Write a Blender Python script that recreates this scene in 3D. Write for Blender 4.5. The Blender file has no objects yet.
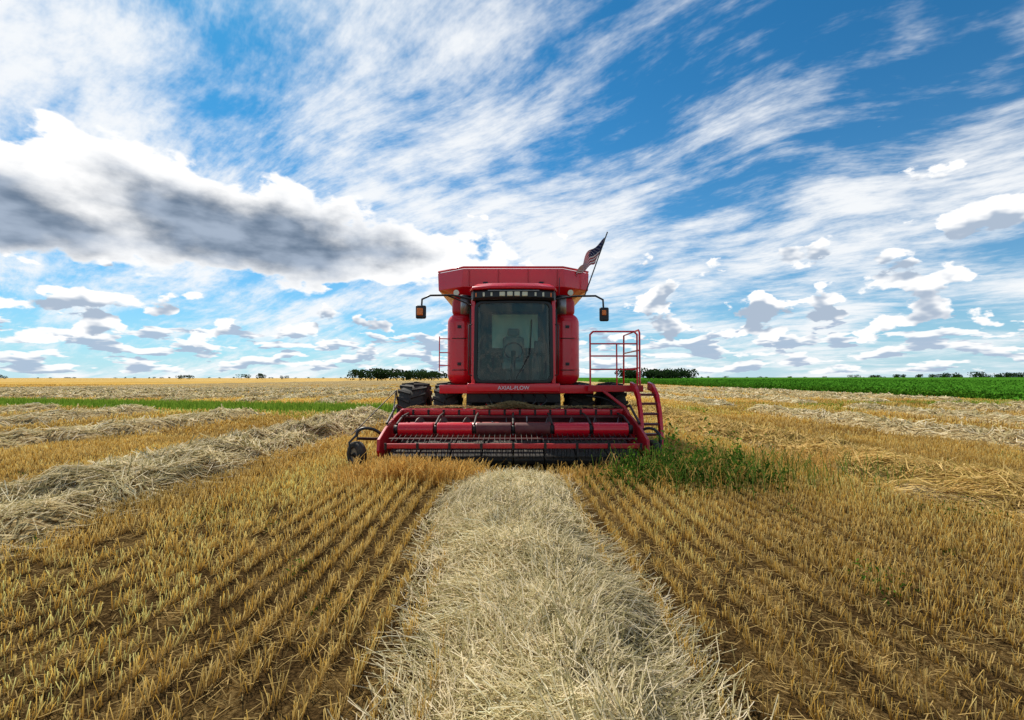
import bpy, bmesh, math, numpy as np
from mathutils import Vector, Matrix
rng=np.random.default_rng(7)
scene=bpy.context.scene
CAMH=1.45
# ---------------------------------------------------------------- helpers
def link(o,parent=None):
    scene.collection.objects.link(o)
    if parent: o.parent=parent
    return o
def empty(name,loc=(0,0,0)):
    e=bpy.data.objects.new(name,None); e.empty_display_size=.2; e.location=loc; return link(e)
def h2(i,j,s):
    v=np.sin(i*127.1+j*311.7+s*74.7)*43758.5453
    return v-np.floor(v)
def vn(x,y,s=0):
    xi=np.floor(x);yi=np.floor(y);fx=x-xi;fy=y-yi
    fx=fx*fx*(3-2*fx);fy=fy*fy*(3-2*fy)
    return (h2(xi,yi,s)*(1-fx)+h2(xi+1,yi,s)*fx)*(1-fy)+(h2(xi,yi+1,s)*(1-fx)+h2(xi+1,yi+1,s)*fx)*fy
def fbm(x,y,s=0,o=4):
    r=0;a=.5
    for k in range(o):
        r=r+a*vn(x*2**k,y*2**k,s+k);a*=.5
    return r
def quadmesh(name,V,F,C=None,mat=None,parent=None,smooth=False):
    me=bpy.data.meshes.new(name)
    V=np.ascontiguousarray(V,dtype=np.float32);F=np.ascontiguousarray(F,dtype=np.int32)
    me.vertices.add(len(V));me.vertices.foreach_set('co',V.ravel())
    me.loops.add(F.size);me.loops.foreach_set('vertex_index',F.ravel())
    me.polygons.add(len(F));me.polygons.foreach_set('loop_start',np.arange(0,F.size,F.shape[1],dtype=np.int32))
    if smooth: me.polygons.foreach_set('use_smooth',np.ones(len(F),dtype=bool))
    me.update(calc_edges=True)
    if C is not None:
        a=me.attributes.new('col','FLOAT_COLOR','POINT')
        C4=np.ones((len(V),4),dtype=np.float32);C4[:,:3]=C
        a.data.foreach_set('color',C4.ravel())
    o=bpy.data.objects.new(name,me)
    if mat: me.materials.append(mat)
    return link(o,parent)
def blades(P0,P1,W,taper=.6):
    n=len(P0);V=np.empty((n,4,3))
    V[:,0]=P0-W;V[:,1]=P0+W;V[:,2]=P1+W*taper;V[:,3]=P1-W*taper
    F=np.arange(4*n).reshape(n,4)
    return V.reshape(-1,3),F
def strips(P,W):
    n,k,_=P.shape
    V=np.empty((n,k,2,3));V[:,:,0]=P-W[:,None];V[:,:,1]=P+W[:,None]
    b=(np.arange(n)*k*2)[:,None]+(np.arange(k-1)*2)[None]
    F=np.stack([b,b+1,b+3,b+2],-1).reshape(-1,4)
    return V.reshape(-1,3),F
# ---------------------------------------------------------------- materials
def newmat(name):
    m=bpy.data.materials.new(name);m.use_nodes=True
    nt=m.node_tree;nt.nodes.clear()
    out=nt.nodes.new('ShaderNodeOutputMaterial')
    return m,nt,out
def straw_mat(name,trans=.35):
    m,nt,out=newmat(name)
    at=nt.nodes.new('ShaderNodeAttribute');at.attribute_name='col'
    b=nt.nodes.new('ShaderNodeBsdfDiffuse')
    t=nt.nodes.new('ShaderNodeBsdfTranslucent');mx=nt.nodes.new('ShaderNodeMixShader');mx.inputs[0].default_value=trans
    nt.links.new(at.outputs['Color'],b.inputs['Color']);nt.links.new(at.outputs['Color'],t.inputs['Color'])
    nt.links.new(b.outputs[0],mx.inputs[1]);nt.links.new(t.outputs[0],mx.inputs[2]);nt.links.new(mx.outputs[0],out.inputs[0])
    return m
def paint(name,col,rough=.35,metal=0,dust=.25,dustcol=(.32,.24,.14),scale=6,coat=0,bump=0.0):
    m,nt,out=newmat(name);L=nt.links.new
    b=nt.nodes.new('ShaderNodeBsdfPrincipled')
    tc=nt.nodes.new('ShaderNodeTexCoord')
    n=nt.nodes.new('ShaderNodeTexNoise');n.inputs['Scale'].default_value=scale;n.inputs['Detail'].default_value=6;n.inputs['Roughness'].default_value=.65
    L(tc.outputs['Object'],n.inputs['Vector'])
    r=nt.nodes.new('ShaderNodeMapRange');r.inputs[1].default_value=.45;r.inputs[2].default_value=.78;r.inputs[4].default_value=dust
    L(n.outputs[0],r.inputs[0])
    g=nt.nodes.new('ShaderNodeNewGeometry');s=nt.nodes.new('ShaderNodeSeparateXYZ');L(g.outputs['Normal'],s.inputs[0])
    mxm=nt.nodes.new('ShaderNodeMath');mxm.operation='MAXIMUM';mxm.inputs[1].default_value=0;L(s.outputs[2],mxm.inputs[0])
    up=nt.nodes.new('ShaderNodeMath');up.operation='MULTIPLY_ADD';up.use_clamp=True;up.inputs[1].default_value=dust*.7
    L(mxm.outputs[0],up.inputs[0]);L(r.outputs[0],up.inputs[2])
    mx=nt.nodes.new('ShaderNodeMix');mx.data_type='RGBA';mx.inputs[6].default_value=(*col,1);mx.inputs[7].default_value=(*dustcol,1)
    L(up.outputs[0],mx.inputs[0]);L(mx.outputs[2],b.inputs['Base Color'])
    rr=nt.nodes.new('ShaderNodeMapRange');rr.inputs[3].default_value=rough;rr.inputs[4].default_value=min(1,rough+.4);L(up.outputs[0],rr.inputs[0]);L(rr.outputs[0],b.inputs['Roughness'])
    b.inputs['Metallic'].default_value=metal;b.inputs['Coat Weight'].default_value=coat;b.inputs['Coat Roughness'].default_value=.06
    if bump:
        bp=nt.nodes.new('ShaderNodeBump');bp.inputs['Strength'].default_value=bump;bp.inputs['Distance'].default_value=.01;L(n.outputs[0],bp.inputs['Height']);L(bp.outputs[0],b.inputs['Normal'])
    L(b.outputs[0],out.inputs[0]);return m
RED=paint('red_paint',(.76,.002,.017),.25,dust=.07,coat=.35)
RED2=paint('worn_red_paint',(.54,.004,.014),.36,dust=.18,scale=9)
DKRED=paint('dark_red_metal',(.12,.005,.009),.5,dust=.2)
BLACK=paint('black_plastic',(.008,.008,.009),.4,dust=.04)
RUB=paint('tyre_rubber',(.014,.014,.014),.8,dust=.18,scale=5,bump=.4)
STEEL=paint('worn_steel',(.28,.27,.26),.4,metal=.8,dust=.35)
DARK=paint('dark_metal',(.018,.016,.016),.5,metal=.3,dust=.14)
GREYF=paint('grey_fabric',(.20,.23,.22),.85,dust=.1)
PALE=paint('painted_window_light',(.70,.88,.78),.8,dust=.1)  # pale green colour stands in for sky brightness at the cab rear window
WHITE=paint('white_vinyl',(.8,.8,.8),.4,dust=.05)
AMBER=paint('amber_lens',(.85,.20,.01),.2,dust=.05)
LAMP=paint('lamp_lens',(.75,.70,.45),.08,dust=.05,coat=1)
NAVY=paint('navy_cloth',(.015,.02,.08),.9,dust=0);FW=paint('white_cloth',(.7,.66,.62),.9,dust=0);FR=paint('red_cloth',(.35,.02,.03),.9,dust=0)
def glassmat():
    m,nt,out=newmat('tinted_glass');L=nt.links.new
    t=nt.nodes.new('ShaderNodeBsdfTransparent');t.inputs[0].default_value=(.70,.84,.78,1)
    g=nt.nodes.new('ShaderNodeBsdfGlossy');g.inputs['Roughness'].default_value=.02;g.inputs[0].default_value=(.9,1,.95,1)
    f=nt.nodes.new('ShaderNodeFresnel');f.inputs[0].default_value=1.5
    mx=nt.nodes.new('ShaderNodeMixShader');L(f.outputs[0],mx.inputs[0]);L(t.outputs[0],mx.inputs[1]);L(g.outputs[0],mx.inputs[2]);L(mx.outputs[0],out.inputs[0]);return m
GLASS=glassmat()
STRAW=straw_mat('straw',.38)
LEAF=straw_mat('leaf',.35)
# ---------------------------------------------------------------- part builders
def finish(bm,name,mat,parent,bevel=0,smooth=False,seg=2):
    me=bpy.data.meshes.new(name);bmesh.ops.recalc_face_normals(bm,faces=bm.faces);bm.to_mesh(me);bm.free()
    me.materials.append(mat)
    o=bpy.data.objects.new(name,me);link(o,parent)
    if smooth:
        for p in me.polygons:p.use_smooth=True
    if bevel:
        md=o.modifiers.new('b','BEVEL');md.width=bevel;md.segments=seg;md.limit_method='ANGLE';md.angle_limit=math.radians(35)
        for p in me.polygons:p.use_smooth=True
        wn=o.modifiers.new('wn','WEIGHTED_NORMAL');wn.keep_sharp=False
    return o
def box(name,x0,x1,y0,y1,z0,z1,mat,parent,bevel=.012,seg=2):
    bm=bmesh.new();bmesh.ops.create_cube(bm,size=1)
    for v in bm.verts:
        v.co=Vector((x0 if v.co.x<0 else x1,y0 if v.co.y<0 else y1,z0 if v.co.z<0 else z1))
    return finish(bm,name,mat,parent,bevel,seg=seg)
def loft(name,rings,mat,parent,bevel=0,smooth=False,cap=True,closed=True):
    bm=bmesh.new();R=[[bm.verts.new(p) for p in r] for r in rings]
    n=len(R[0])
    for a,b in zip(R,R[1:]):
        for i in range(n if closed else n-1):
            j=(i+1)%n;bm.faces.new((a[i],a[j],b[j],b[i]))
    if cap and closed:
        bm.faces.new(R[0][::-1]);bm.faces.new(R[-1])
    return finish(bm,name,mat,parent,bevel,smooth)
def prismx(name,poly,x0,x1,mat,parent,bevel=.008):
    return loft(name,[[(x0,y,z) for y,z in poly],[(x1,y,z) for y,z in poly]],mat,parent,bevel)
def cyl(name,p0,p1,r,mat,parent,n=24,r1=None,bevel=0):
    p0=Vector(p0);p1=Vector(p1);d=(p1-p0).normalized();u=d.orthogonal().normalized();w=d.cross(u)
    r1=r if r1 is None else r1
    rg=[[p+ (u*math.cos(2*math.pi*i/n)+w*math.sin(2*math.pi*i/n))*q for i in range(n)] for p,q in((p0,r),(p1,r1))]
    o=loft(name,rg,mat,parent,bevel)
    for p in o.data.polygons:
        if len(p.vertices)==4:p.use_smooth=True
    return o
def tube(name,pts,r,mat,parent,smooth=False,cyclic=False):
    cu=bpy.data.curves.new(name,'CURVE');cu.dimensions='3D';cu.bevel_depth=r;cu.bevel_resolution=3;cu.use_fill_caps=True
    sp=cu.splines.new('BEZIER' if smooth else 'POLY')
    if smooth:
        sp.bezier_points.add(len(pts)-1)
        for b,p in zip(sp.bezier_points,pts):b.co=p;b.handle_left_type=b.handle_right_type='AUTO'
    else:
        sp.points.add(len(pts)-1)
        for b,p in zip(sp.points,pts):b.co=(*p,1)
    sp.use_cyclic_u=cyclic
    cu.materials.append(mat);o=bpy.data.objects.new(name,cu);return link(o,parent)
def wheel(name,c,r,w,parent,rot=0,hub=RED2,lugs=0):
    prof=[(-.5,.55),(-.5,.62),(-.52,.8),(-.47,.93),(-.36,.985),(0,1.0),(.36,.985),(.47,.93),(.52,.8),(.5,.62),(.5,.55)]
    n=48;bm=bmesh.new();M=Matrix.Rotation(rot,4,'Z');c=Vector(c)
    R=[]
    for i in range(n):
        a=2*math.pi*i/n
        R.append([bm.verts.new(c+M@Vector((px*w,math.cos(a)*pr*r,math.sin(a)*pr*r))) for px,pr in prof])
    for i in range(n):
        A=R[i];B=R[(i+1)%n]
        for k in range(len(prof)-1):bm.faces.new((A[k],A[k+1],B[k+1],B[k]))
        bm.faces.new((A[-1],A[0],B[0],B[-1]))
    finish(bm,name,RUB,parent,smooth=True)
    if lugs:
        bm=bmesh.new()
        for s in(-1,1):
            for i in range(lugs):
                a0=2*math.pi*(i+(.5 if s>0 else 0))/lugs;da=.20
                t=.055
                def P(x,a,rr):return c+M@Vector((x*w,math.cos(a)*rr,math.sin(a)*rr))
                q=[]
                for (x,a) in((s*.02,a0+da),(s*.53,a0)):
                    rb=r*.95 if abs(x)<.4 else r*.9
                    rt=r*1.07 if abs(x)<.4 else r*1.01
                    q.append([P(x,a-t,rb),P(x,a+t,rb),P(x,a+t*.7,rt),P(x,a-t*.7,rt)])
                v=[[bm.verts.new(p) for p in k] for k in q]
                for k in range(4):bm.faces.new((v[0][k],v[0][(k+1)%4],v[1][(k+1)%4],v[1][k]))
                bm.faces.new(v[0]);bm.faces.new(v[1])
        finish(bm,name+'_lugs',RUB,parent)
    d=M@Vector((1,0,0))
    cyl(name+'_rim',c-d*w*.35,c+d*w*.35,r*.56,hub,parent,32)
    cyl(name+'_hub',c-d*w*.48,c+d*w*.48,r*.2,DARK,parent,16,bevel=.01)
# ================================================================ COMBINE
CB=empty('combine_harvester')
cx=.03
def ring(z,hw,yf,yb,ch):
    return [(cx-hw,yf+ch*.8,z),(cx-hw+ch,yf,z),(cx+hw-ch,yf,z),(cx+hw,yf+ch*.8,z),(cx+hw,yb,z),(cx-hw,yb,z)]
loft('grain_tank_extension',[ring(3.20,1.30,11.0,14.0,.45),ring(3.38,1.62,10.75,14.3,.55),ring(3.41,1.68,10.72,14.35,.56),ring(3.80,1.70,10.70,14.4,.62),ring(3.82,1.66,10.76,14.34,.60),ring(3.64,1.5,10.9,14.2,.5)],RED,CB,bevel=.012)
tube('tank_lip',[ (x,y,z+.02) for x,y,z in ring(3.82,1.68,10.72,14.37,.61)],.024,RED,CB,cyclic=True)
for i,x in enumerate((-.95,-.32,.32,.95)):
    box('tank_rib_%d'%i,cx+x-.012,cx+x+.012,10.682,10.72,3.44,3.78,RED2,CB,.004)
for i,x in enumerate((-.6,.6)):
    box('tank_bolt_plate_%d'%i,cx+x-.05,cx+x+.05,10.685,10.715,3.46,3.52,DARK,CB,.006)
box('body',cx-1.38,cx+1.38,11.35,16.2,1.15,3.23,RED2,CB,.06)
box('engine_cover',cx-1.2,cx+1.2,14.2,16.6,2.9,3.4,RED2,CB,.1)
box('under_body',cx-.95,cx+.95,11.3,16.5,.65,1.15,DARK,CB,.03)
for s,nm in((-1,'l'),(1,'r')):
    xa,xb=sorted((cx+s*.88,cx+s*1.44))
    box('side_shield_'+nm,xa,xb,10.72,11.5,1.30,2.86,RED,CB,.22,8)
    xc,xd=sorted((cx+s*.88,cx+s*1.34))
    box('side_shield_cap_'+nm,xc,xd,10.80,11.44,2.80,3.18,RED2,CB,.10,4)
    xm=cx+s*1.16
    for kz,z in enumerate((1.62,2.3)):
        tube('shield_strap_%s%d'%(nm,kz),[(xa-.002,11.0,z),(xa+.01,10.87,z),(xa+.16,10.714,z),(xb-.16,10.714,z),(xb-.01,10.87,z),(xb+.002,11.0,z)],.010,DKRED,CB)
    for k,z in enumerate((1.75,2.55)):
        box('shield_latch_%s%d'%(nm,k),xm-.04,xm+.04,10.69,10.722,z-.03,z+.03,BLACK,CB,.006)
    cyl('intake_'+nm,(cx+s*1.02,10.55,2.80),(cx+s*1.02,10.55,3.14),.10,STEEL,CB)
    cyl('intake_cap_'+nm,(cx+s*1.02,10.55,3.14),(cx+s*1.02,10.55,3.19),.13,BLACK,CB,bevel=.01)
    cyl('tank_lamp_%s'%nm,(cx+s*1.22,10.60,3.27),(cx+s*1.22,10.70,3.27),.06,LAMP,CB)
    tube('pipe_'+nm,[(cx+s*.86,10.4,1.3),(cx+s*.88,10.4,2.2),(cx+s*.9,10.45,2.9)],.02,BLACK,CB,smooth=True)
box('fascia',cx-.92,cx+.92,9.86,9.98,1.17,1.345,RED,CB,.03,3)
box('deck',cx-1.45,cx+1.5,10.0,11.4,1.20,1.3,RED2,CB,.02)
box('deck_edge',cx-1.48,cx+1.6,9.98,10.05,1.14,1.31,RED,CB,.015)
box('deck_under',cx-.95,cx+.95,10.1,11.3,.95,1.19,DARK,CB,.015)
for i,x in enumerate((-1.1,-.62,.62,1.1)):
    cyl('hydraulic_%d'%i,(cx+x*.85,10.3,1.05),(cx+x*.8,9.6,.5),.035,STEEL,CB,16)
for i in range(6):
    x=-.5+i*.22
    tube('hose_%d'%i,[(cx+x,10.05,1.16),(cx+x+.05,9.9,1.0),(cx+x*.8,9.85,.85),(cx+x*.9,9.7,.72)],.016,BLACK,CB,smooth=True)
# --- cab
def ycur(x):return -.13*(1-min(1,(abs(x-cx)/.8))**2)
Z0,Z1=1.35,2.98
def rr(hwb,hwt,z0,z1,rad,y,n=8):
    pts=[]
    for (sx,sz,a0) in((1,1,0),(-1,1,90),(-1,-1,180),(1,-1,270)):
        for k in range(n+1):
            a=math.radians(a0+90*k/n)
            z=(z1-rad if sz>0 else z0+rad)+rad*math.sin(a)
            hw=hwb+(hwt-hwb)*((z-z0)/(z1-z0))+.03*math.sin(math.pi*(z-z0)/(z1-z0))
            x=cx+sx*(hw-rad)+rad*math.cos(a)
            pts.append((x,z))
    out=[];m=len(pts)
    for i in range(m):
        p=pts[i];q=pts[(i+1)%m];out.append(p)
        if math.dist(p,q)>.3:
            for k in range(1,12):out.append((p[0]+(q[0]-p[0])*k/12,p[1]+(q[1]-p[1])*k/12))
    return [(x,y+ycur(x),z) for x,z in out]
O=rr(.79,.77,Z0,Z1,.13,9.95);I=rr(.725,.705,Z0+.06,Z1-.05,.10,9.95)
ob=[(x,y+.09,z) for x,y,z in O];ib=[(x,y+.09,z) for x,y,z in I]
bm=bmesh.new();R=[[bm.verts.new(p) for p in r] for r in(O,I,ib,ob)]
n=len(O)
for a,b in((0,1),(1,2),(2,3),(3,0)):
    for i in range(n):
        j=(i+1)%n;bm.faces.new((R[a][i],R[a][j],R[b][j],R[b][i]))
finish(bm,'windscreen_frame',BLACK,CB,.008)
bm=bmesh.new();nx,nz=20,4
G=[[bm.verts.new((cx-.74+1.48*i/nx,9.975+ycur(cx-.74+1.48*i/nx),Z0+.03+(Z1-Z0-.06)*k/nz)) for i in range(nx+1)] for k in range(nz+1)]
for k in range(nz):
    for i in range(nx):bm.faces.new((G[k][i],G[k][i+1],G[k+1][i+1],G[k+1][i]))
finish(bm,'windscreen',GLASS,CB,smooth=True)
for s,nm in((-1,'l'),(1,'r')):
    x=cx+s*.80
    box('cab_post_front_'+nm,x-.04,x+.04,9.96,10.06,1.3,3.02,RED,CB,.02)
    box('cab_post_inner_'+nm,x-s*.09-.035,x-s*.09+.035,10.06,10.14,1.3,3.0,BLACK,CB,.01)
    box('cab_post_rear_'+nm,x-.05,x+.05,11.2,11.32,1.3,3.02,RED2,CB,.02)
    box('cab_sill_'+nm,x-.035,x+.035,10.06,11.2,1.3,1.62,RED,CB,.02)
    box('side_glass_'+nm,x-.006,x+.006,10.06,11.2,1.62,2.98,GLASS,CB,0)
    tube('grab_handle_'+nm,[(x+s*.03,9.97,1.5),(x+s*.09,9.93,1.52),(x+s*.09,9.93,2.5),(x+s*.03,9.97,2.52)],.012,BLACK,CB)
box('cab_floor',cx-.78,cx+.78,9.98,11.3,1.30,1.36,DARK,CB,.01)
box('cab_rear_lower',cx-.75,cx+.75,11.22,11.3,1.36,2.0,DARK,CB,.01)
box('cab_rear_upper',cx-.75,cx+.75,11.225,11.29,2.0,2.96,BLACK,CB,.01)
box('rear_window_sky_tone',cx-.48,cx+.55,11.20,11.222,2.12,2.88,PALE,CB,.004)  # rear window pane, bright sky behind the cab painted as pale colour
box('cab_roof_lining',cx-.76,cx+.76,10.02,11.25,2.93,2.99,DARK,CB,.01)
rf=[(cx-.86,10.1),(cx-.80,9.86),(cx-.45,9.74),(cx,9.71),(cx+.45,9.74),(cx+.80,9.86),(cx+.86,10.1),(cx+.86,11.3),(cx-.86,11.3)]
loft('light_bar',[[(x,y+.02,2.99) for x,y in rf],[(x,y-.02,3.03) for x,y in rf],[(x,y-.02,3.15) for x,y in rf],[(x,y+.02,3.19) for x,y in rf]],BLACK,CB,.01)
loft('cab_roof',[[(cx+(x-cx)*1.03,y-.05,3.19) for x,y in rf],[(cx+(x-cx)*1.03,y-.05,3.24) for x,y in rf],[(cx+(x-cx)*.9,y+.05,3.32) for x,y in rf]],RED,CB,.02)
for i,x in enumerate((-.70,-.55,-.40,-.22,-.07,.07,.22,.40,.55,.70)):
    y=9.70+.19*(abs(x)/.8)**2
    bx=LAMP if i not in(0,9) else AMBER
    box('work_lamp_%d'%i,cx+x-.055,cx+x+.055,y-.03,y+.05,3.045,3.135,bx,CB,.012)
box('lamp_strip_upper',cx-.5,cx+.5,9.665,9.68,3.145,3.16,STEEL,CB,.002)
# interior
box('seat_base',cx-.24,cx+.24,10.55,11.0,1.62,1.80,GREYF,CB,.06,4)
box('seat_back',cx-.23,cx+.23,10.95,11.1,1.78,2.36,GREYF,CB,.06,4)
box('head_rest',cx-.13,cx+.13,10.97,11.07,2.38,2.54,GREYF,CB,.04,4)
box('seat_pedestal',cx-.17,cx+.17,10.6,10.95,1.36,1.62,BLACK,CB,.02)
for s in(-1,1):box('arm_rest_%s'%('l' if s<0 else 'r'),cx+s*.30-.04,cx+s*.30+.04,10.5,10.95,1.90,1.96,BLACK,CB,.02)
box('console',cx+.36,cx+.56,10.2,11.0,1.36,1.92,BLACK,CB,.04)
box('monitor',cx+.42,cx+.64,10.12,10.18,1.95,2.2,BLACK,CB,.015)
cyl('steering_column',(cx-.02,10.15,1.36),(cx,10.35,2.0),.05,BLACK,CB)
tube('steering_wheel',[(cx+.19*math.cos(a),10.36+.09*math.sin(a),2.02+.165*math.sin(a)) for a in np.linspace(0,2*math.pi,28)[:-1]],.017,BLACK,CB,cyclic=True)
tube('wiper',[(cx+.05,9.80,1.45),(cx+.32,9.81,1.9),(cx+.35,9.815,2.45)],.009,BLACK,CB)
tube('wiper_blade',[(cx+.33,9.80,1.95),(cx+.36,9.81,2.6)],.011,BLACK,CB)
tx=bpy.data.curves.new('fascia_label','FONT');tx.body='AXIAL-FLOW';tx.size=.105;tx.align_x='CENTER';tx.extrude=.002;tx.materials.append(WHITE)
to=bpy.data.objects.new('fascia_label',tx);to.location=(cx,9.852,1.222);to.rotation_euler=(math.pi/2,0,0);link(to,CB)
# mirrors
tube('mirror_arm_l',[(cx-.84,9.9,3.02),(cx-1.2,9.8,3.08),(cx-1.62,9.7,3.06),(cx-1.78,9.68,2.98),(cx-1.80,9.68,2.6)],.02,BLACK,CB)
tube('mirror_arm_l2',[(cx-.84,9.95,2.9),(cx-1.15,9.82,3.02),(cx-1.3,9.79,3.07)],.015,BLACK,CB)
box('mirror_l',cx-1.90,cx-1.70,9.64,9.72,2.60,2.86,BLACK,CB,.03,3)
box('mirror_glass_l',cx-1.88,cx-1.72,9.722,9.727,2.62,2.84,STEEL,CB,0)
box('marker_lamp_l',cx-1.87,cx-1.75,9.60,9.645,2.66,2.80,AMBER,CB,.015)
tube('mirror_arm_r',[(cx+.84,9.9,3.02),(cx+1.2,9.8,3.06),(cx+1.6,9.7,3.05),(cx+1.74,9.68,2.97),(cx+1.76,9.68,2.55)],.02,BLACK,CB)
box('mirror_r',cx+1.67,cx+1.85,9.64,9.72,2.55,2.82,BLACK,CB,.03,3)
box('mirror_glass_r',cx+1.69,cx+1.83,9.722,9.727,2.57,2.80,STEEL,CB,0)
box('marker_lamp_r',cx+1.71,cx+1.79,9.60,9.645,2.66,2.76,AMBER,CB,.015)
tube('antenna',[(cx+.95,10.4,3.2),(cx+.97,10.4,3.55)],.008,BLACK,CB)
for z in(1.72,2.0,2.3):
    tube('left_step_rail_%d'%int(z*100),[(cx-1.42,10.85,z),(cx-1.6,10.8,z)],.012,RED,CB)
tube('left_rail_post',[(cx-1.6,10.8,1.6),(cx-1.6,10.8,2.35)],.012,RED,CB)
# right platform + rails
box('platform',cx+1.5,cx+2.50,9.75,11.3,1.22,1.28,DARK,CB,.01)
box('platform_edge',cx+1.45,cx+2.52,9.71,9.76,1.18,1.31,RED2,CB,.01)
T=.019
tube('rail_front',[(cx+1.50,9.78,1.3),(cx+1.50,9.78,2.30),(cx+1.56,9.78,2.36),(cx+2.36,9.78,2.36),(cx+2.42,9.78,2.30),(cx+2.42,9.78,1.3)],T,RED,CB)
for k,z in enumerate((1.62,1.88,2.12)):tube('rail_mid_%d'%k,[(cx+1.50,9.78,z),(cx+2.42,9.78,z)],T*.8,RED,CB)
tube('rail_post_mid',[(cx+2.02,9.78,1.3),(cx+2.02,9.78,2.12)],T*.8,RED,CB)
tube('rail_side',[(cx+2.48,9.82,1.3),(cx+2.48,9.82,2.34),(cx+2.48,9.9,2.40),(cx+2.48,11.2,2.40),(cx+2.48,11.25,1.3)],T,RED,CB)
for k,z in enumerate((1.65,2.0)):tube('rail_side_mid_%d'%k,[(cx+2.48,9.82,z),(cx+2.48,11.22,z)],T*.8,RED,CB)
lad=[(9.75,1.30),(9.45,1.26),(9.2,1.10),(9.06,.85),(8.98,.55),(8.94,.12)]
for k,x in enumerate((2.32,2.66)):
    r0=[]
    for j,(y,z) in enumerate(lad):
        a=lad[max(0,j-1)];b=lad[min(len(lad)-1,j+1)];d=Vector((b[0]-a[0],b[1]-a[1])).normalized();nn=Vector((-d.y,d.x))*.075
        r0.append([(x-.028,y-nn.x,z-nn.y),(x+.028,y-nn.x,z-nn.y),(x+.028,y+nn.x,z+nn.y),(x-.028,y+nn.x,z+nn.y)])
    loft('ladder_stringer_%d'%k,r0,RED,CB,.006)
for k,(y,z) in enumerate(((9.30,1.14),(9.16,.98),(9.08,.80),(9.03,.62),(8.99,.44),(8.97,.27),(8.95,.12))):
    box('ladder_tread_%d'%k,2.348,2.632,y-.07,y+.07,z-.02,z+.02,DKRED,CB,.004)
# wheels
for i,(x,w) in enumerate(((-1.42,.5),(1.42,.5),(-2.15,.56),(2.12,.5))):
    wheel('drive_tyre_%d'%i,(cx+x,11.0,.665),.66,w,CB,lugs=20)
for i,x in enumerate((-1.2,1.2)):wheel('steer_tyre_%d'%i,(cx+x,15.4,.48),.48,.36,CB,lugs=18)
cyl('axle',(cx-2,11.0,.66),(cx+2,11.0,.66),.12,DARK,CB)
cyl('rear_axle',(cx-1.2,15.4,.48),(cx+1.2,15.4,.48),.09,DARK,CB)
prismx('feeder_house',[(11.3,1.15),(9.75,.78),(9.7,.35),(11.3,.62)],cx-.55,cx+.55,DKRED,CB,.02)
for i,x in enumerate((-.56,.53)):prismx('feeder_rail_%d'%i,[(11.2,1.2),(9.72,.83),(9.7,.76),(11.2,1.1)],cx+x,cx+x+.04,RED,CB,.005)
# --- pickup header
HW=2.10;hx=.02
prismx('header_back',[(9.70,.22),(9.64,.22),(9.60,.74),(9.66,.74)],hx-HW+.03,hx+HW-.03,DKRED,CB,.006)
box('header_top_beam',hx-HW,hx+HW,9.56,9.72,.74,.86,RED,CB,.02)
box('header_top_step',hx-HW,hx+HW,9.40,9.56,.70,.74,DKRED,CB,.006)
prismx('header_floor',[(9.62,.24),(9.3,.16),(8.75,.18),(8.75,.21),(9.3,.19),(9.62,.27)],hx-HW+.03,hx+HW-.03,DARK,CB,0)
for s in(-1,1):
    x=hx+s*(HW+.0);xa,xb=sorted((x,x+s*.05));sn='l' if s<0 else 'r'
    prismx('header_end_plate_'+sn,[(9.72,.86),(9.0,.76),(8.35,.62),(7.92,.48),(7.88,.30),(8.05,.14),(8.8,.10),(9.72,.18)],xa,xb,RED2,CB,.01)
    xa,xb=sorted((x+s*.052,x+s*.12))
    prismx('header_drive_cover_'+sn,[(9.6,.75),(9.0,.68),(8.9,.35),(9.5,.28)],xa,xb,RED,CB,.02)
    cyl('end_pulley_'+sn,(x+s*.055,8.4,.38),(x+s*.1,8.4,.38),.13,DARK,CB)
    tube('end_brace_'+sn,[(x+s*.03,9.6,.88),(x+s*.04,9.2,.95),(x+s*.04,8.5,.68)],.022,DARK,CB)
cyl('auger_tube',(hx-HW+.04,9.22,.48),(hx+HW-.04,9.22,.48),.16,RED2,CB,32)
bm=bmesh.new()
for s in(-1,1):
    prev=None;N=220
    for i in range(N+1):
        t=i/N;x=hx+s*(HW-.06-t*1.55);a=s*t*2*math.pi*3.6
        c,sn=math.cos(a),math.sin(a)
        p=[bm.verts.new((x,9.22+c*q,.48+sn*q)) for q in(.15,.25)]
        p+= [bm.verts.new((x+.008,9.22+c*q,.48+sn*q)) for q in(.25,.15)]
        if prev:
            for k in range(4):bm.faces.new((prev[k],prev[(k+1)%4],p[(k+1)%4],p[k]))
        prev=p
finish(bm,'auger_flighting',STEEL,CB)
for i in range(9):
    a=i*2.4;x=hx-.5+i*.125
    cyl('auger_finger_%d'%i,(x,9.22,.48),(x,9.22+math.cos(a)*.28,.48+math.sin(a)*.28),.011,STEEL,CB,8)
segx=np.linspace(-1.98,1.98,7)
for i in range(6):
    cyl('windguard_roll_%d'%i,(hx+segx[i]+.035,8.55,.575),(hx+segx[i+1]-.035,8.55,.575),.115,RED if i not in(2,3) else DKRED,CB,28,bevel=.012)
for i,x in enumerate(segx):
    cyl('windguard_clamp_%d'%i,(hx+x-.045,8.55,.575),(hx+x+.045,8.55,.575),.075,DARK,CB,20)
    tube('windguard_arm_%d'%i,[(hx+x,8.55,.66),(hx+x,9.0,.76),(hx+x,9.5,.78)],.02,DARK,CB)
for i in range(46):
    x=hx-1.95+i*3.9/45
    tube('windguard_rod_%d'%i,[(x,8.5,.53),(x+rng.uniform(-.01,.01),8.2,.47),(x+rng.uniform(-.02,.02),7.95,.43+rng.uniform(-.01,.02)),],.005,DARK,CB)
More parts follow.
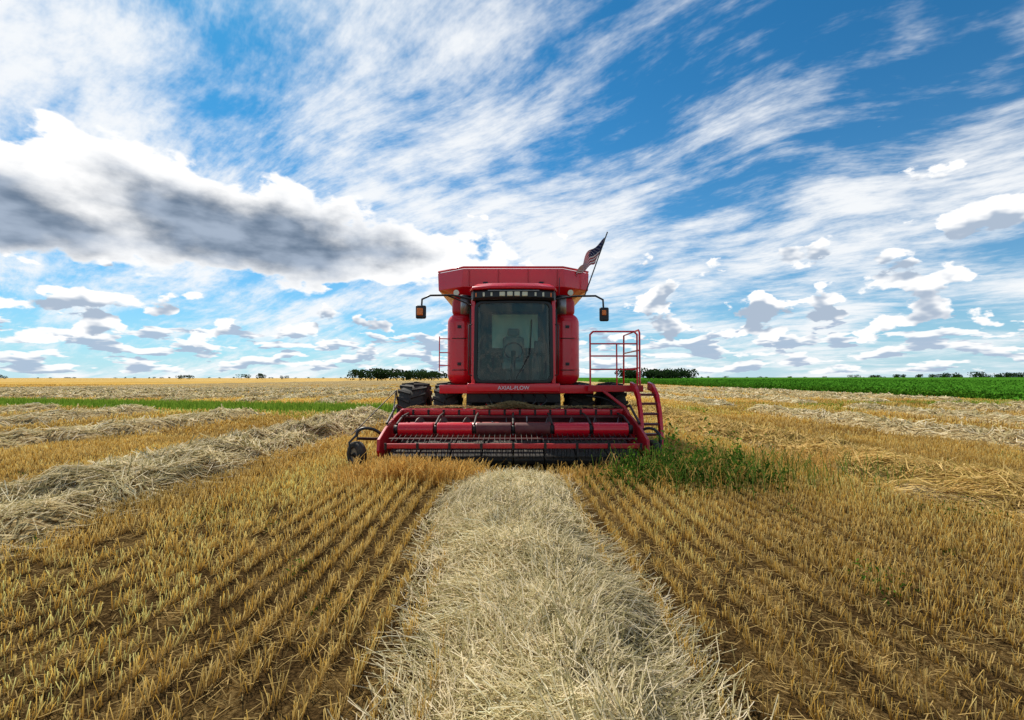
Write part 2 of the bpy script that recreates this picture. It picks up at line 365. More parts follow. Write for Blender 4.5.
bl=[(8.95,.34),(8.05,.17+.09),(7.96,.21),(7.93,.15),(7.99,.08),(8.08,.07),(8.95,.18)]
nb=8
for i in range(nb):
    x0=hx-2.0+i*4.0/nb+.01;x1=x0+4.0/nb-.02
    prismx('pickup_belt_%d'%i,bl,x0,x1,RUB,CB,.01)
V=[];F=[]
def tine(p0,p1,r):
    b=len(V)
    for k in range(3):
        a=2.1*k;V.append((p0[0]+r*math.cos(a),p0[1]+r*math.sin(a),p0[2]))
    V.append(p1)
    F.extend([(b,b+1,b+3),(b+1,b+2,b+3),(b+2,b,b+3)])
for row,(y,z,dy,dz) in enumerate(((8.8,.32,-.03,.12),(8.55,.29,-.03,.12),(8.3,.27,-.04,.12),(8.08,.24,-.06,.12),(7.96,.18,-.12,.04),(7.97,.12,-.1,-.05))):
    for i in range(58):
        x=hx-1.96+i*3.92/57+rng.normal(0,.006)
        tine((x,y,z),(x+rng.normal(0,.012),y+dy,z+dz+rng.normal(0,.01)),.008)
for i in range(84):
    x=hx-2.0+i*4.0/83+rng.normal(0,.006)
    tine((x,7.90,.36),(x+rng.normal(0,.012),7.86+rng.normal(0,.02),.15+rng.normal(0,.02)),.009)
quadmesh('pickup_tines',np.array(V),np.array(F),None,DARK,CB)
box('pickup_front_bar',hx-2.03,hx+2.03,7.87,7.93,.345,.42,RED2,CB,.01)
box('pickup_lower_bar',hx-2.03,hx+2.03,7.90,7.93,.20,.225,DARK,CB,.004)
box('pickup_upper_bar',hx-2.03,hx+2.03,8.18,8.24,.44,.47,DKRED,CB,.01)
for i in range(9):
    x=hx-2+i*.5;box('bar_clip_%d'%i,x-.02,x+.02,7.855,7.872,.33,.43,DARK,CB,.003)
# gauge wheels and arms
wheel('gauge_wheel_l',(-2.50,8.1,.215),.215,.13,CB,rot=math.radians(48),hub=STEEL)
tube('gauge_fork_l',[(-2.12,8.3,.50),(-2.3,8.2,.62),(-2.48,8.14,.60),(-2.52,8.12,.50)],.026,BLACK,CB,smooth=True)
tube('gauge_fork_l2',[(-2.52,8.12,.52),(-2.60,8.03,.42),(-2.58,8.02,.22),(-2.50,8.1,.215)],.018,BLACK,CB)
tube('gauge_arm_l',[(-2.12,8.8,.40),(-2.35,8.5,.42),(-2.5,8.14,.47)],.025,DARK,CB)
tube('lift_rod_l',[(-2.15,9.3,1.22),(-2.62,8.2,.52)],.009,DARK,CB)
tube('lift_rod_l2',[(-2.14,9.5,.85),(-2.15,9.3,1.22),(-2.12,8.9,.75)],.012,DARK,CB)
wheel('gauge_wheel_r',(2.33,8.3,.215),.215,.13,CB,rot=math.radians(12),hub=STEEL)
tube('gauge_fork_r',[(2.12,8.6,.45),(2.3,8.5,.6),(2.44,8.35,.52),(2.44,8.3,.215)],.024,BLACK,CB,smooth=True)
tube('hose_bundle_r',[(1.5,10.1,1.1),(1.9,9.9,1.02),(2.0,9.7,.9)],.03,BLACK,CB,smooth=True)
tube('strut_r',[(1.75,9.75,1.22),(2.1,9.3,.9),(2.18,8.9,.6)],.03,RED2,CB)
for i in range(14):
    x=hx-1.9+i*.29
    box('beam_bracket_%d'%i,x-.02,x+.02,9.545,9.562,.75,.85,DARK,CB,.003)
n=2200
x=np.where(rng.random(n)<.55,rng.normal(0,.28,n),rng.uniform(-1.95,1.95,n));yy=rng.uniform(8.85,9.7,n);z=np.where(yy>9.4,.86,.22)+0*x
m=(np.abs(x)<.7);yy=np.where(m,rng.uniform(9.45,9.85,n),yy);z=np.where(m,.84+.10*np.exp(-(x/.35)**2)*rng.random(n),z)
a=rng.uniform(0,6.3,n);Ld=rng.uniform(.05,.16,n)
P=np.stack([np.stack([x+np.cos(a)*Ld*t,yy+np.sin(a)*Ld*t*.6,z+.02+rng.random(n)*.05],-1) for t in(-1,0,1)],1)
W=np.stack([-np.sin(a)*.003,np.cos(a)*.003,np.full(n,.003)],-1)
V_,F_=strips(P,W);c=np.repeat(np.array([[.5,.36,.16]])*rng.uniform(.4,1.1,(n,1)),6,0)
quadmesh('caught_straw',V_,F_,c,STRAW,CB)
# ================================================================ FLAG
FL=empty('american_flag')
A=Vector((2.08,11.0,4.58));B0=Vector((1.60,11.0,3.25))
tube('flag_pole',[B0,A+ (A-B0).normalized()*.12],.014,BLACK,FL)
bm=bmesh.new();ns,nt_=60,26;hd=(B0-A).normalized()*.60
G=[]
for i in range(ns+1):
    s=i/ns;row=[]
    for j in range(nt_+1):
        t=j/nt_
        p=A+hd*(t*(1-.45*s))+Vector((-.60*s-.06*math.sin(s*3),0,-.62*s-.1*s*s))
        p.y+=.09*math.sin(s*11+t*3)*(.2+s);p.z+=.03*math.sin(s*14+t*4);p.x+=.03*math.sin(s*9+t*5)
        row.append(bm.verts.new(p))
    G.append(row)
for i in range(ns):
    for j in range(nt_):
        f=bm.faces.new((G[i][j],G[i+1][j],G[i+1][j+1],G[i][j+1]));f.smooth=True
        if i<24 and j<14: f.material_index=1 if (i%4==1 and j%3==1) else 0
        else: f.material_index=2 if (j//2)%2==0 else 1
o=finish(bm,'flag_cloth',NAVY,FL);o.data.materials.append(FW);o.data.materials.append(FR)
# ================================================================ GROUND
def nodes_ground():
    m,nt,out=newmat('stubble_ground');L=nt.links.new
    def N(t,**k):
        n=nt.nodes.new(t)
        for a,b in k.items():setattr(n,a,b)
        return n
    g=N('ShaderNodeNewGeometry')
    def mp(sc,rot=0):
        q=N('ShaderNodeMapping');q.inputs['Scale'].default_value=sc;L(g.outputs['Position'],q.inputs[0]);return q.outputs[0]
    def noise(v,s,d=6,r=.6):
        q=N('ShaderNodeTexNoise');q.noise_dimensions='2D';q.inputs['Scale'].default_value=s;q.inputs['Detail'].default_value=d;q.inputs['Roughness'].default_value=r;L(v,q.inputs['Vector']);return q.outputs[0]
    def mr(v,a,b,c=0,d=1):
        q=N('ShaderNodeMapRange');q.inputs[1].default_value=a;q.inputs[2].default_value=b;q.inputs[3].default_value=c;q.inputs[4].default_value=d;L(v,q.inputs[0]);return q.outputs[0]
    def mix(f,a,b):
        q=N('ShaderNodeMix',data_type='RGBA')
        L(f,q.inputs[0])
        for s,k in((a,6),(b,7)):
            if isinstance(s,tuple):q.inputs[k].default_value=(*s,1)
            else:L(s,q.inputs[k])
        return q.outputs[2]
    def ma(op,a,b=None,cl=False):
        q=N('ShaderNodeMath',operation=op,use_clamp=cl)
        for s,k in((a,0),(b,1)):
            if s is None:continue
            if isinstance(s,(int,float)):q.inputs[k].default_value=s
            else:L(s,q.inputs[k])
        return q.outputs[0]
    fine=noise(mp((1,1,1)),45,5,.7)
    med=noise(mp((1,.35,1)),5,4,.6)
    big=noise(mp((1,.25,1)),.35,3,.6)
    soil=mix(mr(fine,.35,.65),(.018,.011,.005),(.10,.058,.022))
    chaff=mix(mr(fine,.4,.65),(.18,.10,.027),(.50,.33,.12))
    near=mix(mr(med,.46,.72,0.05,.55),soil,chaff)
    far=mix(mr(noise(mp((.35,1,1)),1.3,5,.7),.35,.68),(.38,.18,.022),(.72,.44,.10))
    far=mix(mr(big,.4,.65,0,.55),far,(.72,.50,.18))
    sx=N('ShaderNodeSeparateXYZ');L(g.outputs['Position'],sx.inputs[0])
    ph=ma('SINE',ma('ADD',ma('MULTIPLY',sx.outputs[0],2*math.pi/5.2),ma('MULTIPLY',big,2.0)))
    band=ma('MULTIPLY',mr(ph,.1,.9),mr(sx.outputs[1],150,200))
    far=mix(ma('MULTIPLY',band,.6),far,(.80,.64,.34))
    lat=noise(mp((.02,.12,1)),1.0,3,.6)
    far=mix(ma('MULTIPLY',mr(lat,.50,.60),.7),far,(.28,.20,.05))
    c=mix(mr(sx.outputs[1],6,30),near,far)
    ax=ma('ABSOLUTE',sx.outputs[0])
    yc=ma('ADD',ma('MULTIPLY',ax,.27),21)
    dd=ma('ABSOLUTE',ma('SUBTRACT',sx.outputs[1],yc))
    dn=ma('ADD',dd,ma('MULTIPLY',ma('SUBTRACT',big,.5),5.0))
    fm=mr(dn,3.0,4.2,1,0)
    fm=ma('MULTIPLY',fm,mr(sx.outputs[0],-3,3,1,.45))
    gr=mix(mr(fine,.3,.7),(.10,.17,.015),(.24,.32,.04))
    c=mix(fm,c,gr)
    b=N('ShaderNodeBsdfDiffuse')
    L(c,b.inputs['Color'])
    bp=N('ShaderNodeBump');bp.inputs['Strength'].default_value=.8;bp.inputs['Distance'].default_value=.03;L(fine,bp.inputs['Height']);L(bp.outputs[0],b.inputs['Normal'])
    L(b.outputs[0],out.inputs[0]);return m
def gz(x,y):
    d=np.maximum(0,np.hypot(x,y)-60)
    return (d/400)*.5*(vn(x/160,y/160,3)-.35)*np.minimum(1,2000/(d+1))
def axis(near,far,st,gr=1.12):
    a=[0.];s=st
    while a[-1]<far:
        if a[-1]>near:s*=gr
        a.append(a[-1]+s)
    return np.array(a)
ax=axis(14,3500,.35);X=np.concatenate([-ax[:0:-1],ax]);Y=np.concatenate([-axis(6,300,.5)[:0:-1],axis(20,4000,.35)])
XX,YY=np.meshgrid(X,Y);ZZ=gz(XX,YY)+(.02*(fbm(XX*2,YY*2,1)-.5))*(np.hypot(XX,YY)<40)
V=np.stack([XX,YY,ZZ],-1).reshape(-1,3);ny,nx=XX.shape
ii=(np.arange(ny-1)[:,None]*nx+np.arange(nx-1)[None]).ravel()
quadmesh('ground',V,np.stack([ii,ii+1,ii+nx+1,ii+nx],-1),None,nodes_ground(),smooth=True)
# ================================================================ WINDROWS
WR=[(0.03,.64,.16,-2.5,7.3,1.0),(-5.15,.90,.27,-2,230,1.0),(5.75,.92,.20,-2,230,.8)]
for k in range(2,14):
    WR.append((-5.2*k-.1,.85,.24,1,230,.9))
for k in range(2,6):
    WR.append((5.2*k+.4,.85,.22,1,230,.9))
def gapf(x,y):
    d=np.abs(y-(21+.27*np.abs(x)))
    return np.where(x<-3,np.clip((d-3.0)/1.2,0,1),np.clip((d-1.0)/1.2,0,1))
def wcen(i,c,y):return c+.16*(vn(y*.35,y*0+i*7.3,11)-.5)*2+ .04*np.sin(y*1.1+i)
def wh(i,c,hw,H,x,y):
    e=hw*(1+.34*(vn(y*1.3,y*0+i,5)-.5)*2+.22*(vn(y*4.3,y*0+i,15)-.5))
    s=np.abs(x-wcen(i,c,y))/e
    prof=np.clip(1-s**2.2,0,1)**.8
    lump=.20+1.6*fbm(x*2.9,y*1.9,20+i)
    r=H*prof*lump
    if i==0:r=r*np.clip((7.3-y)/1.6,0,1)**.6
    else:r=r*gapf(x,y)
    return r
def under_mat():
    m,nt,out=newmat('straw_mound');L=nt.links.new
    g=nt.nodes.new('ShaderNodeNewGeometry');q=nt.nodes.new('ShaderNodeMapping');q.inputs['Scale'].default_value=(1,.3,1);L(g.outputs['Position'],q.inputs[0])
    n=nt.nodes.new('ShaderNodeTexNoise');n.noise_dimensions='2D';n.inputs['Scale'].default_value=28;n.inputs['Detail'].default_value=5;n.inputs['Roughness'].default_value=.7;n.inputs['Distortion'].default_value=1;L(q.outputs[0],n.inputs['Vector'])
    r=nt.nodes.new('ShaderNodeValToRGB');e=r.color_ramp.elements;e[0].position=.40;e[0].color=(.13,.07,.02,1);e[1].position=.66;e[1].color=(.86,.67,.34,1);L(n.outputs[0],r.inputs[0])
    b=nt.nodes.new('ShaderNodeBsdfDiffuse');L(r.outputs[0],b.inputs['Color'])
    bp=nt.nodes.new('ShaderNodeBump');bp.inputs['Strength'].default_value=1;bp.inputs['Distance'].default_value=.05;L(n.outputs[0],bp.inputs['Height']);L(bp.outputs[0],b.inputs['Normal'])
    L(b.outputs[0],out.inputs[0]);return m
UM=under_mat()
for i,(c,hw,H,y0,y1,pale) in enumerate(WR):
    ys=[y0];st=.07
    while ys[-1]<y1:
        ys.append(ys[-1]+st)
        if ys[-1]>12:st*=1.03
    ys=np.array(ys);xs=np.linspace(-hw*1.4,hw*1.4,30)
    YY,XS=np.meshgrid(ys,xs,indexing='ij');XX=XS+wcen(i,c,YY)
    h=wh(i,c,hw,H,XX,YY);h=h-.025+np.where(YY>60,gz(XX,YY),0)
    V=np.stack([XX,YY,h],-1).reshape(-1,3);ny,nx=XX.shape
    ii=(np.arange(ny-1)[:,None]*nx+np.arange(nx-1)[None]).ravel()
    wo=quadmesh('straw_windrow',V,np.stack([ii,ii+1,ii+nx+1,ii+nx],-1),None,UM,smooth=True)
    if i==0:n=68000;yy=1.0+rng.random(n)**1.25*6.3
    elif i<3:n=32000;yy=2+ (rng.random(n)**1.7)*34
    else:n=5500;yy=4+(rng.random(n)**1.4)*60
    w=.0016+.0002*yy if i==0 else .0025+.0008*np.maximum(0,yy-3)
    L_=rng.uniform(.08,.20,n)*(1 if i==0 else 1.1)
    xo=np.clip(rng.normal(0,.46,n),-1.25,1.25)*hw;x=wcen(i,c,yy)+xo
    if i>0:
        k=gapf(x,yy)>.5;x=x[k];yy=yy[k];xo=xo[k];w=w[k];L_=L_[k];n=len(x)
    fl=fbm(x*1.6,yy*1.2,40+i,3)-.45
    a=math.pi/2-xo/hw*.45+fl*4.5+rng.normal(0,.40,n)
    bend=rng.normal(0,.35,n);pit=rng.normal(.03,.13,n);off=rng.random(n)**2*.06
    pts=[];tt=(-1,-.33,.33,1) if i==0 else (-1,0,1)
    for t in tt:
        aa=a+bend*t;px=x+np.cos(aa)*L_*t;py=yy+np.sin(aa)*L_*t
        pz=wh(i,c,hw,H,px,py)+off+.004+np.maximum(0,pit*t*L_*2)*1.0
        pts.append(np.stack([px,py,pz],-1))
    P=np.stack(pts,1);W=np.stack([-np.sin(a)*w,np.cos(a)*w,rng.normal(0,.5,n)*w],-1)
    V_,F_=strips(P,W)
    base=np.array([.96,.81,.53]) if pale>.85 else np.array([.90,.64,.25])
    t=rng.random((n,1));cc=base*(.32+.70*t);cc=cc*(1+.6*fl[:,None]);cc[:,2]*=(.66+.40*t[:,0])
    quadmesh('loose_straw',V_,F_,np.repeat(np.clip(cc,0,.95),2*len(tt),0),STRAW,wo)
def inwind(x,y,grow=.85):
    r=np.zeros(len(x),bool)
    for i,(c,hw,H,y0,y1,_) in enumerate(WR):
        g=(np.abs(x-wcen(i,c,y))<hw*grow)&(y<y1)
        if i>0:g&=gapf(x,y)>.3
        r|=g
    return r
# ================================================================ STUBBLE
SP=.18
def stub(n,y0,y1,pw,wf,hm,fr=1.2,cl=.014,ex=2):
    y=y0+(rng.random(n)**pw)*(y1-y0);x=rng.uniform(-1,1,n)*(fr*y+1.2)
    row=np.round(x/SP);x=row*SP+rng.normal(0,cl,n)+.03*np.sin(y*.7+row*.9)
    dens=vn(row*3.7,y*7,2)*.75+.25*vn(x*.8,y*.5,13);k=(dens>.24)&~inwind(x,y)
    k&=~((y>7.6)&(y<16)&(np.abs(x)<2.3)&(rng.random(n)<.8))
    k&=~((np.abs(y-(21+.27*np.abs(x)))<2.6)&(x<-3))
    x=x[k];y=y[k];row=row[k];n=len(x)
    h=rng.uniform(.35,1.15,n)*hm*(.7+.6*vn(x*1.2,y*.8,9))
    lean=rng.normal(0,.26,(n,2))*h[:,None];lean[:,0]+=.04*h
    P0=np.stack([x,y,np.full(n,-.01)],-1);P1=P0+np.stack([lean[:,0],lean[:,1],h+.01],-1)
    an=rng.uniform(0,3.14,n);w=wf(y);W=np.stack([np.cos(an)*w,np.sin(an)*w,0*w],-1)
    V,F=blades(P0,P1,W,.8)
    t=rng.random((n,1));g=fbm(x*.7,y*.35,31,3)[:,None]
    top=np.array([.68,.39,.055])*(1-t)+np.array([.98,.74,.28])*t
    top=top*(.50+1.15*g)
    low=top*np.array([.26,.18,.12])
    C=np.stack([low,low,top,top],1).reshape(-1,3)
    return V,F,C
def join(L):
    V=[];F=[];C=[];o=0
    for v,f,c in L:
        V.append(v);F.append(f+o);C.append(c);o+=len(v)
    return np.concatenate(V),np.concatenate(F),np.concatenate(C)
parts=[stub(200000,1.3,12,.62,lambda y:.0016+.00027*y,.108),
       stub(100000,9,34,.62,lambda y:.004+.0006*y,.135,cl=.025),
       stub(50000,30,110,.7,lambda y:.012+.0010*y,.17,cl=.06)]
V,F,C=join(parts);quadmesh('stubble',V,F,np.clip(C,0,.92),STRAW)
n=80000;y=1.2+(rng.random(n)**.8)*14;x=rng.uniform(-1,1,n)*(1.2*y+1);k=(vn(x*2.2,y*1.1,77)+rng.random(n)*.6+.12*(x>1)>.66);x=x[k];y=y[k];n=len(x)
a=rng.uniform(0,6.3,n);l=rng.uniform(.012,.06,n);w=.0012+.0003*y
P=np.stack([np.stack([x+np.cos(a)*l*t,y+np.sin(a)*l*t,.012+rng.random(n)*.03],-1) for t in(-1,1)],1)
W=np.stack([-np.sin(a)*w,np.cos(a)*w,0*w],-1);V,F=strips(P,W)
t=rng.random((n,1));c=np.array([.70,.48,.18])*(.2+.8*t)
quadmesh('chaff_litter',V,F,np.repeat(c,4,0),STRAW)
def tall(n,xc,yc,sx,sy,h):
    x=rng.normal(xc,sx,n);y=rng.normal(yc,sy,n);hh=h*rng.uniform(.5,1.1,n)
    l=rng.normal(0,.3,(n,2))*hh[:,None];P0=np.stack([x,y,0*x],-1)
    M_=P0+np.stack([l[:,0]*.3,l[:,1]*.3,hh*.6],-1);P1=P0+np.stack([l[:,0],l[:,1],hh],-1)
    an=rng.uniform(0,3.14,n);w=.004;W=np.stack([np.cos(an)*w,np.sin(an)*w,0*an],-1)
    V,F=strips(np.stack([P0,M_,P1],1),W);t=rng.random((n,1));c=(np.array([.66,.36,.07])*(1-t)+np.array([.88,.60,.20])*t)*(.6+.5*rng.random((n,1)))
    return V,F,np.repeat(c,6,0)
V,F,C=join([tall(1300,-1.55,7.15,.30,.2,.32),tall(900,-.85,7.05,.22,.2,.28),tall(600,-2.1,7.1,.25,.3,.22),tall(400,1.2,7.3,.4,.2,.2),tall(700,3.3,8.4,.7,.3,.34),tall(800,4.6,8.1,.8,.4,.30),tall(600,2.6,7.2,.6,.4,.34)])
quadmesh('uncut_straw_tufts',V,F,C,STRAW)
def weeds(n,xc,yc,sx,sy,H,size=.03):
    x=rng.normal(xc,sx,n);y=rng.normal(yc,sy,n)
    r=np.exp(-((x-xc)/sx)**2*.3-((y-yc)/sy)**2*.3)
    z=H*r*rng.random(n)**.7*(.1+1.6*vn(x*7,y*7,8)**1.3)
    c=np.stack([x,y,z],-1);u=rng.normal(0,1,(n,3));u/=np.linalg.norm(u,axis=1)[:,None];v=np.cross(u,rng.normal(0,1,(n,3)));v/=np.linalg.norm(v,axis=1)[:,None]
    s=size*rng.uniform(.5,1.4,(n,1));V=np.stack([c-u*s,c-v*s*.4,c+u*s,c+v*s*.4],1).reshape(-1,3);F=np.arange(4*n).reshape(n,4)
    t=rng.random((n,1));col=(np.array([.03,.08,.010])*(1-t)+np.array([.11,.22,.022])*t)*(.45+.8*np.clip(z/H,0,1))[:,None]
    return V,F,np.repeat(col,4,0)
def wblades(n,xc,yc,sx,sy,h):
    V,F,C=tall(n,xc,yc,sx,sy,h);t=rng.random((len(V)//6,1));c=np.array([.06,.12,.02])*(1-t)+np.array([.2,.30,.05])*t
    return V,F,np.repeat(c,6,0)
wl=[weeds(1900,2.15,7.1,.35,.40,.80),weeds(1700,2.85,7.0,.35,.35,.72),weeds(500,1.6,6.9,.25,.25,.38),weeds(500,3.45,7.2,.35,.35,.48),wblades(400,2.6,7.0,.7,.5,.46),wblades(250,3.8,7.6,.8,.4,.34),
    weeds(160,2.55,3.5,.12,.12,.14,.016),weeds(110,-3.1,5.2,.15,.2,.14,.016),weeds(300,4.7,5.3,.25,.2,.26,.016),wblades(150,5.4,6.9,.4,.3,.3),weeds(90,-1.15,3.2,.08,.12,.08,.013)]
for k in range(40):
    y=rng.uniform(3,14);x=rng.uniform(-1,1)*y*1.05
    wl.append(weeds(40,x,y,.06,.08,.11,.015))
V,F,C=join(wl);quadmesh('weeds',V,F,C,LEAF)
n=60000;x=np.where(rng.random(n)<.75,-rng.uniform(5,75,n),rng.uniform(5,32,n));y=21+.27*np.abs(x)+rng.normal(0,1.5,n)
k=(vn(x*.25,y*.5,4)>np.where(x>0,.5,.15));x=x[k];y=y[k];n=len(x)
P0=np.stack([x,y,0*x],-1);h=rng.uniform(.08,.28,n)*np.where(x>0,.7,1);P1=P0+np.stack([rng.normal(0,.05,n),rng.normal(0,.05,n),h],-1)
an=rng.uniform(0,3.14,n);W=np.stack([np.cos(an)*.02,np.sin(an)*.02,0*an],-1);V,F=blades(P0,P1,W,.3)
t=rng.random((n,1));c=np.array([.10,.19,.015])*(1-t)+np.array([.28,.40,.05])*t
quadmesh('grass_strip',V,F,np.repeat(c,4,0),LEAF)
# ================================================================ GREEN CROP FIELD (right)
def cropz(x,y):return .45+.10*vn(x*1.3,y*.4,6)+.0022*np.maximum(0,x-31)+.0028*np.maximum(0,y-20)*.6
xs=np.concatenate([[31.0],31.3+axis(20,1100,.6,1.1)]);ys=axis(100,900,.8,1.05)+6
XX,YY=np.meshgrid(xs,ys);ZZ=np.minimum(cropz(XX,YY),2.2);ZZ[:,0]=0;XX=XX+.25*(vn(YY*.8,XX*0,3)-.5)
V=np.stack([XX,YY,ZZ],-1).reshape(-1,3);ny,nx=XX.shape;ii=(np.arange(ny-1)[:,None]*nx+np.arange(nx-1)[None]).ravel()
m,nt,out=newmat('crop_canopy');g=nt.nodes.new('ShaderNodeNewGeometry');q=nt.nodes.new('ShaderNodeTexNoise');q.inputs['Scale'].default_value=.5;q.inputs['Detail'].default_value=7;q.inputs['Roughness'].default_value=.75
nt.links.new(g.outputs['Position'],q.inputs['Vector']);r=nt.nodes.new('ShaderNodeValToRGB');e=r.color_ramp.elements;e[0].position=.35;e[0].color=(.03,.10,.008,1);e[1].position=.68;e[1].color=(.08,.24,.02,1)
nt.links.new(q.outputs[0],r.inputs[0]);b=nt.nodes.new('ShaderNodeBsdfDiffuse');nt.links.new(r.outputs[0],b.inputs['Color']);nt.links.new(b.outputs[0],out.inputs[0])
cf=quadmesh('green_crop_field',V,np.stack([ii,ii+1,ii+nx+1,ii+nx],-1),None,m,smooth=True)
n=60000;x=31+(rng.random(n)**2.2)*90;y=8+(rng.random(n)**1.3)*170;z=cropz(x,y)+rng.normal(0,.09,n);ed=rng.random(n)<.25;x=np.where(ed,31+rng.normal(0,.12,n),x);z=np.where(ed,rng.random(n)*.5,z)
c=np.stack([x,y,z],-1);u=rng.normal(0,1,(n,3));u/=np.linalg.norm(u,axis=1)[:,None];v=np.cross(u,rng.normal(0,1,(n,3)));v/=np.linalg.norm(v,axis=1)[:,None]
s=(.07+.0009*y[:,None])*rng.uniform(.6,1.3,(n,1));V=np.stack([c-u*s,c-v*s*.6,c+u*s,c+v*s*.6],1).reshape(-1,3)
t=rng.random((n,1));col=np.array([.03,.10,.008])*(1-t)+np.array([.11,.29,.025])*t
quadmesh('crop_leaves',V,np.arange(4*n).reshape(n,4),np.repeat(col,4,0),LEAF,cf)
# ================================================================ DISTANT TREES
def treeline(name,trees):
    Ls=[]
    for (x,y,h,w) in trees:
        n=260
        k=rng.integers(4,7);cc=np.stack([rng.normal(0,w*.28,k),rng.normal(0,w*.28,k),h*rng.uniform(.42,.8,k)],-1);rr_=w*rng.uniform(.22,.36,k)
        id_=rng.integers(0,k,n);d=rng.normal(0,1,(n,3));d/=np.linalg.norm(d,axis=1)[:,None]
        p=cc[id_]+d*rr_[id_][:,None]*rng.uniform(.6,1.1,(n,1))*np.array([1,1,.8]);p[:,2]=np.clip(p[:,2],h*.08,h)
        u=rng.normal(0,1,(n,3));u/=np.linalg.norm(u,axis=1)[:,None];v=np.cross(u,rng.normal(0,1,(n,3)));v/=np.linalg.norm(v,axis=1)[:,None]
        s=h*.07*rng.uniform(.6,1.5,(n,1));p=p+np.array([x,y,0]);V=np.stack([p-u*s,p-v*s,p+u*s,p+v*s],1).reshape(-1,3)
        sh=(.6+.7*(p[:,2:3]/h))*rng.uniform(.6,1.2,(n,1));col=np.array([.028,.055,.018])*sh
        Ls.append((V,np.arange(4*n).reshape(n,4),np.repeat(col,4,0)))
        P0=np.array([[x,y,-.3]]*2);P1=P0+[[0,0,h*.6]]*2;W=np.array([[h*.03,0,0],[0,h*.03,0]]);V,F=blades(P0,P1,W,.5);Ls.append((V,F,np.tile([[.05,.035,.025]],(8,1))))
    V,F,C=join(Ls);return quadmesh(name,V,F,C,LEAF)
def tl(px0,px1,d,n,hpx,lo=.5):
    out=[]
    for k in range(n):
        px=px0+(px1-px0)*(k+rng.uniform(-.4,.4))/max(1,n-1);h=d*hpx/500*rng.uniform(lo,1)+1.4
        out.append(((px-512)/500*d,d*rng.uniform(.96,1.05),h,h*rng.uniform(1.2,1.9)))
    return out
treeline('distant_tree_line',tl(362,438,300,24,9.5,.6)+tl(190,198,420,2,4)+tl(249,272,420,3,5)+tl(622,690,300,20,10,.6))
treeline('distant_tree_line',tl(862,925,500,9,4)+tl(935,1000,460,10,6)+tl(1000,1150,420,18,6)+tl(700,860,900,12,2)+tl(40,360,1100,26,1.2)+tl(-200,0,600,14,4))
# ================================================================ SKY
SUN_EL=math.radians(48);SUN_AZ=math.radians(-36)
w=bpy.data.worlds.new('World');scene.world=w;w.use_nodes=True;nt=w.node_tree;nt.nodes.clear();L=nt.links.new
def N(t,**k):
    n=nt.nodes.new(t)
    for a,b in k.items():setattr(n,a,b)
    return n
def ma(op,a,b=None,c=None,cl=False):
    q=N('ShaderNodeMath',operation=op,use_clamp=cl)
    for s,k in((a,0),(b,1),(c,2)):
        if s is None:continue
        if isinstance(s,(int,float)):q.inputs[k].default_value=s
        else:L(s,q.inputs[k])
    return q.outputs[0]
def mr(v,a,b,c=0,d=1,smooth=True):
    q=N('ShaderNodeMapRange');q.interpolation_type='SMOOTHSTEP' if smooth else 'LINEAR'
    for k,s in((1,a),(2,b),(3,c),(4,d)):q.inputs[k].default_value=s
    L(v,q.inputs[0]);return q.outputs[0]
def mix(f,a,b,bt='MIX'):
    q=N('ShaderNodeMix',data_type='RGBA');q.blend_type=bt
    if isinstance(f,(int,float)):q.inputs[0].default_value=f
    else:L(f,q.inputs[0])
    for s,k in((a,6),(b,7)):
        if isinstance(s,tuple):q.inputs[k].default_value=(*s,1)
        else:L(s,q.inputs[k])
    return q.outputs[2]
def vec(x,y):
    q=N('ShaderNodeCombineXYZ')
    for s,k in((x,0),(y,1)):
        if isinstance(s,(int,float)):q.inputs[k].default_value=s
        else:L(s,q.inputs[k])
    return q.outputs[0]
def noise(x,y,sx,sy,seed,d=6,r=.55):
    q=N('ShaderNodeTexNoise');q.noise_dimensions='2D';q.inputs['Scale'].default_value=1;q.inputs['Detail'].default_value=d;q.inputs['Roughness'].default_value=r
    L(vec(ma('MULTIPLY_ADD',x,sx,seed),ma('MULTIPLY_ADD',y,sy,seed*.37)),q.inputs['Vector']);return q.outputs[0]
tc=N('ShaderNodeTexCoord');sp=N('ShaderNodeSeparateXYZ');L(tc.outputs['Generated'],sp.inputs[0]);dx,dy,dz=sp.outputs
sky=N('ShaderNodeTexSky');sky.sky_type='NISHITA';sky.sun_disc=False;sky.sun_elevation=SUN_EL;sky.sun_rotation=SUN_AZ
sky.air_density=1;sky.dust_density=.3;sky.ozone_density=3
tint=mix(1.0,sky.outputs[0],(.16,.78,1.05),'MULTIPLY')
zc=ma('MAXIMUM',dz,0.0)
pz=ma('ADD',zc,.22);cxp=ma('DIVIDE',dx,pz);cyp=ma('DIVIDE',dy,pz)
al=ma('SUBTRACT',ma('MULTIPLY',cxp,.80),ma('MULTIPLY',cyp,.60));ac=ma('ADD',ma('MULTIPLY',cxp,.60),ma('MULTIPLY',cyp,.80))
warp=noise(cxp,cyp,1.1,1.1,3.,1)
ac2=ma('ADD',ac,ma('MULTIPLY',warp,.28))
az=ma('ARCTAN2',dx,dy);el=ma('ARCSINE',dz)
cir=noise(al,ac2,1.3,3.2,11.,6,.66)
cir2=noise(al,ac2,4.0,11.,29.,5,.68)
puf=noise(cxp,cyp,3.2,3.2,71.,6,.65)
cov=noise(cxp,cyp,1.0,1.0,47.,3)
def ellq(a0,e0,sa,se):
    return ma('ADD',ma('POWER',ma('DIVIDE',ma('SUBTRACT',az,a0),sa),2.),ma('POWER',ma('DIVIDE',ma('SUBTRACT',el,e0),se),2.))
def gauss(*a):return ma('EXPONENT',ma('MULTIPLY',ellq(*a),-1.))
def ell(*a):return ma('SQRT',ellq(*a))
